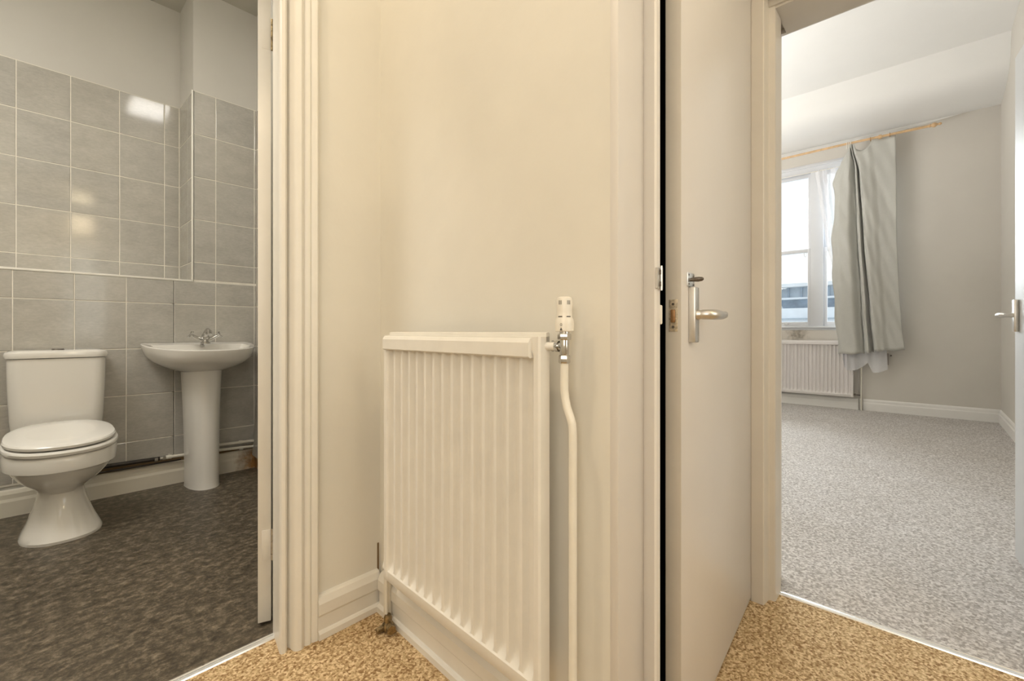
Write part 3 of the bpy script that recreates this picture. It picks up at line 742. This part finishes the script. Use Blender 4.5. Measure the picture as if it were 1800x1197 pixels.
for sgn in (-1, 1):
    tp.tube([(bx+sgn*.012, TY, .874), (bx+sgn*.035, TY, .886), (bx+sgn*.055, TY, .899), (bx+sgn*.062, TY, .903)], [.014, .013, .010, .009], 12)
tp.tube([(bx, TY, .895), (bx, TY-.02, .925), (bx, TY-.055, .938), (bx, TY-.09, .930), (bx, TY-.105, .912)], [.017, .0155, .014, .0125, .012], 14)
tpo = tp.build('mixer_tap', CHROME, wbn)
for sgn in (-1, 1):
    c = MB(); cc = Vector((bx+sgn*.068, TY, .907)); dd = Vector((sgn*.85, 0, .5)).normalized()
    c.tube([cc-dd*.006, cc+dd*.012], .009, 12)
    a = Vector((0, 1, 0)); b2 = dd.cross(a)
    for v in ((a+b2).normalized(), (a-b2).normalized()):
        c.tube([cc+dd*.010-v*.028, cc+dd*.010+v*.028], .0045, 8)
    c.build('tap_handle', CHROME, tpo)
MB().lathe([(.012, 0), (.012, .003), (.006, .0035)], 16, mat=Matrix.Translation((BX+.012, 3.319, .842)) @ Matrix.Rotation(1.2, 4, 'X')).build('overflow_ring', CHROME, wbn)

# ---- bathroom pipes
PX = YF-.032
pa = empty('water_pipe', (.45, PX, .16), 'dark copper pipe joined to a white pipe along the skirting', 'pipe', None)
MB().tube([(.10, PX, .183), (.555, PX, .172)], .0115, 12).build('dark_length', PIPED, pa)
MB().tube([(.59, PX, .172), (.85, PX, .163), (1.086, PX, .150)], .0095, 12).build('white_length', PIPEW, pa)
c = MB(); c.tube([(.530, PX, .171), (.545, PX, .171)], .0135, 6); c.tube([(.545, PX, .171), (.575, PX, .172)], .010, 12); c.tube([(.568, PX, .172), (.584, PX, .172)], .0135, 6); c.build('compression_joint', SATIN, pa)
c = MB(); c.tube([(.584, PX, .1725), (.612, PX, .171)], .0125, 12); c.tube([(.60, PX, .17), (.60, PX, .19)], .005, 8); c.build('coupling', PIPEW, pa)
c = MB(); c.tube([(.98, PX, .154), (1.0, PX, .152)], .0125, 12); c.build('clip', PIPEW, pa)
pb = empty('water_pipe', (1.0, PX, .18), 'upper of the two white pipes to the right of the pedestal', 'pipe', None)
MB().tube([(.70, PX-.004, .203), (.95, PX-.004, .194), (1.086, PX-.004, .188)], .0095, 12).build('length', PIPEW, pb)
c = MB(); c.tube([(.975, PX-.004, .1935), (.995, PX-.004, .193)], .012, 12); c.tube([(.985, PX-.004, .184), (.985, PX-.004, .204)], .005, 8); c.build('clip', PIPEW, pb)
pc = MB(); pc.tube([(.10, PX+.004, .148), (.66, PX+.004, .144)], .005, 10)
tag(pc.build('water_pipe', PIPED), 'thin dark pipe lying low along the skirting beside the toilet', 'pipe')
# detached panel leaning off the right wall behind the pipes
tl = MB(); tl.add([(1.086, 3.375, .50), (1.086, 3.18, .50), (1.058, 3.375, .09), (1.048, 3.18, .09), (1.092, 3.375, .50), (1.092, 3.18, .50), (1.066, 3.375, .09), (1.056, 3.18, .09)],
        [(0, 1, 3, 2), (4, 6, 7, 5), (0, 4, 5, 1), (2, 3, 7, 6), (0, 2, 6, 4), (1, 5, 7, 3)])
tag(tl.build('loose_tile_board', TILE), 'loose grey board leaning in the right corner of the bathroom', 'board')
# ---- bathroom ceiling lamp
lp_ = empty('ceiling_lamp', (.82, 1.99, 3.08), 'rectangular opal ceiling lamp in the bathroom', 'lamp')
MB().box(.67, .97, 1.80, 2.18, 3.085, 3.11, .004).build('base', PLASTIC, lp_)
MB().box(.685, .955, 1.815, 2.165, 3.045, 3.085, .01).build('diffuser', LAMPB, lp_)
# ---- hall pendant behind the camera (its reflection shows in the tiles)
ph = empty('pendant_lamp', (.56, -1.2, 3.1), 'tall warm pendant lamp at the far end of the landing', 'lamp')
MB().lathe([(.05, 3.085), (.05, 3.11)], 20, mat=Matrix.Translation((.56, -1.2, 0))).build('ceiling_rose', PLASTIC, ph)
MB().tube([(.56, -1.2, 2.85), (.56, -1.2, 3.09)], .004, 8).build('cord', PLASTIC, ph)
MB().lathe([(.10, 2.30), (.10, 2.86)], 28, mat=Matrix.Translation((.56, -1.2, 0))).build('lamp_shade', LAMPH, ph)

# ================================================================== BEDROOM OBJECTS
r2, P2 = radiator('panel_radiator', (XW, .622), (0, 1), (-1, 0), 1.40, .150, .815, .085, .035, 34, RADW,
                  'wide white fluted radiator below the bedroom window', None, .040, .02)
c = MB(); c.tube([(XW-.055, .612, .18), (XW-.055, .56, .18)], .008, 10); c.tube([(XW-.055, .62, .18), (XW-.055, .60, .18)], .013, 6); c.build('lower_union', DARKMET, r2)
pg = MB(); pg.tube([(XW-.05, .549, .0), (XW-.05, .549, .66)], .0075, 10)
tag(pg.build('heating_pipe', PIPEW), 'pale pipe running up beside the bedroom radiator', 'pipe')
pg = MB(); pg.tube([(XW-.028, .575, .0), (XW-.028, .575, .62)], .005, 8)
tag(pg.build('heating_pipe', SATIN), 'thin grey pipe just left of the pale bedroom radiator pipe', 'pipe')
wk = empty('wall_bracket', (XW, .33, .61), 'small dark metal bracket on the wall under the curtain hem', 'bracket')
MB().box(XW-.02, XW, .305, .352, .545, .68, .003).build('plate', M('brown_grey_metal', (.36, .32, .29), .45, .4, var=.1), wk)
MB().lathe([(.009, 0), (.009, .018), (.006, .024)], 12, mat=Matrix.Translation((XW, .284, .655)) @ Matrix.Rotation(-PI/2, 4, 'Y')).build('knob', DARKMET, wk)

# curtain pole
cpole = empty('curtain_pole', (6.62, 1.0, 3.15), 'pine curtain pole with turned finial above the window', 'curtain pole')
XP, ZP = 6.56, 3.140
MB().tube([(XP, -.05, ZP-.010), (XP, .7, ZP), (XP, 2.55, ZP-.012)], .0135, 14).build('pole', WOODP, cpole)
fm = Matrix.Translation((XP, -.045, ZP-.010)) @ Matrix.Rotation(PI/2, 4, 'X')
MB().lathe([(.0135, -.01), (.018, -.006), (.018, .0), (.013, .005), (.017, .012), (.024, .024), (.025, .034), (.019, .046), (.011, .056), (.009, .062), (.014, .070), (.015, .078), (.009, .088), (.002, .091)], 20, mat=fm).build('finial', WOODP, cpole)
for y in (.37, 2.3):
    c = MB(); c.tube([(XW, y, ZP-.005), (XP, y, ZP-.005)], .014, 12); c.tube([(XP, y-.014, ZP-.006), (XP, y+.014, ZP-.006)], .023, 14); c.build('pole_bracket', WOODP, cpole)
for k, y in enumerate((.455, .285)):
    c = MB(); N = 18; c.tube([(XP+.019*math.cos(2*PI*i/N), y, ZP-.008+.022*math.sin(2*PI*i/N)) for i in range(N+1)], .0035, 6, cap=False)
    tag(c.build('curtain_ring', M('ring_wood', (.42, .23, .09), .4, var=.1) if k == 0 else bpy.data.materials['ring_wood']),
        ('wooden ring on the pole just left of its bracket' if k == 0 else 'wooden ring on the pole just right of its bracket'), 'curtain ring', 'wooden rings on the curtain pole')

def interp(tab, z):
    tab = sorted(tab)
    if z <= tab[0][0]: return tab[0][1]
    for (a, va), (b_, vb_) in zip(tab, tab[1:]):
        if z <= b_: t = (z-a)/(b_-a); t = t*t*(3-2*t)*.5+t*.5; return va+(vb_-va)*t
    return tab[-1][1]
# grey curtain: five guide columns (z, y) from left edge to right edge and a depth for each
cols = [
 ([(3.10, .665), (2.93, .725), (2.80, .79), (2.70, .818), (2.60, .79), (2.52, .782), (2.3, .80), (2.04, .820), (1.70, .815), (1.09, .787), (.66, .750)], .00),
 ([(3.10, .655), (2.9, .69), (2.7, .73), (2.1, .74), (1.2, .71), (.66, .68)], -.055),
 ([(3.10, .645), (2.9, .645), (2.7, .655), (2.1, .66), (1.2, .62), (.66, .59)], -.070),
 ([(3.10, .640), (2.86, .607), (2.13, .592), (1.21, .552), (.66, .528)], .035),
 ([(3.10, .636), (2.86, .600), (2.13, .582), (1.21, .538), (.66, .512)], .060),
 ([(3.10, .632), (2.86, .592), (2.13, .568), (1.21, .520), (.66, .495)], -.050),
 ([(3.09, .628), (2.82, .582), (2.1, .55), (1.2, .500), (.66, .470)], -.060),
 ([(3.08, .622), (2.78, .572), (2.0, .530), (1.1, .480), (.66, .448)], .050),
 ([(3.08, .618), (2.78, .562), (2.0, .520), (1.1, .462), (.66, .430)], .080),
 ([(3.08, .612), (2.78, .550), (2.0, .508), (1.1, .445), (.66, .412)], -.045),
 ([(3.08, .59), (2.7, .53), (2.0, .48), (1.1, .425), (.67, .39)], -.060),
 ([(3.07, .50), (2.6, .46), (1.8, .42), (1.1, .37), (.69, .345)], -.035),
 ([(3.10, .43), (2.6, .39), (1.8, .36), (1.1, .32), (.70, .29)], .012),
 ([(3.12, .33), (2.6, .31), (1.8, .29), (1.1, .25), (.71, .22)], .030),
 ([(3.09, .236), (2.59, .228), (2.08, .228), (1.45, .209), (1.07, .190), (.725, .160)], .035)]
NU = 84; NZ = 70; grid = []
for j in range(NZ+1):
    row = []
    for i in range(NU+1):
        u = i/NU*(len(cols)-1); k = min(int(u), len(cols)-2); f = u-k
        g3 = f*f*(3-2*f)
        zt = 3.135-.0
        # top hem: gathered at hooks (u≈2..9), scoop between the gather and the ring at y .44
        uu = i/NU
        sag = 0
        if .66 < uu < .86: sag = .095*math.sin(PI*(uu-.66)/.20)**1.3
        ztop = 3.118-sag
        if uu < .14: ztop = 3.10-.16*(1-uu/.14)**1.2*1.0
        zbot = .662+.065*uu+.006*math.sin(uu*40)
        z = ztop+(zbot-ztop)*j/NZ
        ya = interp(cols[k][0], z); yb_ = interp(cols[k+1][0], z)
        da, db = cols[k][1], cols[k+1][1]
        dd = da+(db-da)*g3
        fade = min(1, (3.15-z)/.35)*.75+.25
        wr_ = .004*math.sin(z*7+uu*25)+.003*math.sin(z*17+uu*60)
        y = ya+(yb_-ya)*f
        if uu < .12: y += .006*math.sin(z*13)*(1-uu/.12)
        row.append((XP+dd*.68*fade+wr_, y, z))
    grid.append(row)
b = MB(); vs = [p for r in grid for p in r]; W = NU+1
b.add(vs, [(j*W+i, j*W+i+1, (j+1)*W+i+1, (j+1)*W+i) for j in range(NZ) for i in range(NU)], True)
cu = empty('curtain', (6.6, .5, .66), 'silver-grey curtain gathered at the right side of the bedroom window', 'curtain')
co = b.build('curtain_cloth', CURT, cu); md = co.modifiers.new('thick', 'SOLIDIFY'); md.thickness = .003
# heading tape bunched on white hooks
for k, (y, zz) in enumerate(((.672, 3.14), (.655, 3.145), (.638, 3.14))):
    c = MB(); N = 12; c.tube([(XP+.016*math.cos(2*PI*i/N), y-.004*i/N, ZP-.004+.024*math.sin(2*PI*i/N)) for i in range(N+1)], .0045, 6, cap=False)
    c.tube([(XP-.006, y, ZP-.02), (XP-.012, y+.002, ZP-.065)], .006, 6); c.build('heading_hook', PLASTIC, cu)
# net curtain
ncols = [([(2.90, 1.005), (2.6, .965), (2.06, .895), (1.5, .785), (1.0, .74), (.60, .725)], 0),
         ([(2.91, .965), (2.06, .86), (1.5, .765), (.60, .715)], -.02),
         ([(2.91, .93), (2.06, .84), (1.5, .755), (.60, .700)], .015),
         ([(2.92, .89), (2.06, .82), (1.5, .74), (.58, .680)], -.02),
         ([(2.92, .85), (2.06, .79), (1.5, .72), (.5, .640)], .015),
         ([(2.92, .80), (2.06, .74), (1.5, .68), (.47, .600)], -.02),
         ([(2.92, .74), (2.06, .68), (1.5, .62), (.5, .530)], .012),
         ([(2.92, .66), (2.06, .60), (1.5, .54), (.55, .485)], -.012),
         ([(2.92, .58), (2.06, .52), (1.5, .46), (.455, .440)], .012),
         ([(2.92, .48), (2.06, .44), (1.5, .40), (.47, .380)], -.01),
         ([(2.92, .40), (2.06, .38), (1.5, .36), (.50, .308)], .012)]
zb = [.60, .58, .50, .47, .468, .475, .52, .57, .455, .462, .50]
grid = []; NU, NZ = 60, 50
for j in range(NZ+1):
    row = []
    for i in range(NU+1):
        u = i/NU*(len(ncols)-1); k = min(int(u), len(ncols)-2); f = u-k
        zbt = zb[k]+(zb[k+1]-zb[k])*f; ztp = 2.925+.008*math.sin(i*1.9)
        z = ztp+(zbt-ztp)*j/NZ
        ya, yb_ = interp(ncols[k][0], z), interp(ncols[k+1][0], z)
        dd = ncols[k][1]+(ncols[k+1][1]-ncols[k][1])*f*f*(3-2*f)
        # it drapes out over the radiator in its lower half
        ox = 6.675+dd*.6-max(0, min(1, (1.15-z)/.3))*.038
        row.append((ox, ya+(yb_-ya)*f, z))
    grid.append(row)
b = MB(); vs = [p for r in grid for p in r]; W = NU+1
b.add(vs, [(j*W+i, j*W+i+1, (j+1)*W+i+1, (j+1)*W+i) for j in range(NZ) for i in range(NU)], True)
ne = empty('net_curtain', (6.66, .7, .47), 'sheer white net curtain pulled aside behind the grey curtain', 'curtain')
b.build('net_cloth', NET, ne)
c = MB(); c.tube([(6.668, 2.3, 2.922), (6.668, .9, 2.92), (6.668, .38, 2.918)], .004, 8); c.build('net_wire', PLASTIC, ne)

# ================================================================== OUTSIDE
B = empty('building', (46, 9, -10), 'long grey-blue building with a flat white roof seen through the window', 'building')
BW = M('outside_white_cladding', (.80, .85, .90), .6, var=.06, nscale=.6)
BR = M('outside_roof_edge', (.78, .81, .84), .6, var=.05, nscale=.5)
BG = M('outside_blue_glazing', (.30, .37, .45), .5, var=.25, nscale=.9)
BT = M('outside_grey_steel', (.44, .51, .58), .5, var=.1, nscale=1)
MB().box(45.5, 60, -4, 24, 4.85, 5.15).build('roof', BR, B)
MB().box(46.6, 60, -3.5, 23.5, 3.95, 4.85).build('upper_band', BT, B)
MB().box(46.3, 60, -3.5, 23.5, 3.80, 3.97).build('gutter', BW, B)
MB().box(47, 60, -3.5, 23.5, 3.0, 3.8).build('glazed_band', BG, B)
MB().box(46, 60, -4, 24, -10, 3.0).build('lower_wall', BW, B)
MB().box(45.8, 46, -4, 24, 2.0, 2.12).build('ledge', BT, B)
ms = None
for k in range(26):
    y = -3+k*1.0
    if ms is None:
        o = MB().box(46.45, 46.6, -.06, .06, 3.9, 4.85).build('fin', BG, B); ms = o.data; o.location.y = y
    else:
        o = bpy.data.objects.new('fin', ms); COL.objects.link(o); o.parent = B
        o.matrix_parent_inverse = Matrix.Translation(-Vector(B.location)); o.location.y = y
for k in range(9):
    MB().tube([(46.2, -3+k*3.1, 3.0), (45.7, -2.2+k*3.1, 4.9)], .05, 6).build('strut', BW, B)
struct(MB().box(12, 120, -60, 90, -10.2, -10).build('ground', M('outside_ground', (.35, .36, .35), .9, var=.2, nscale=.2)))
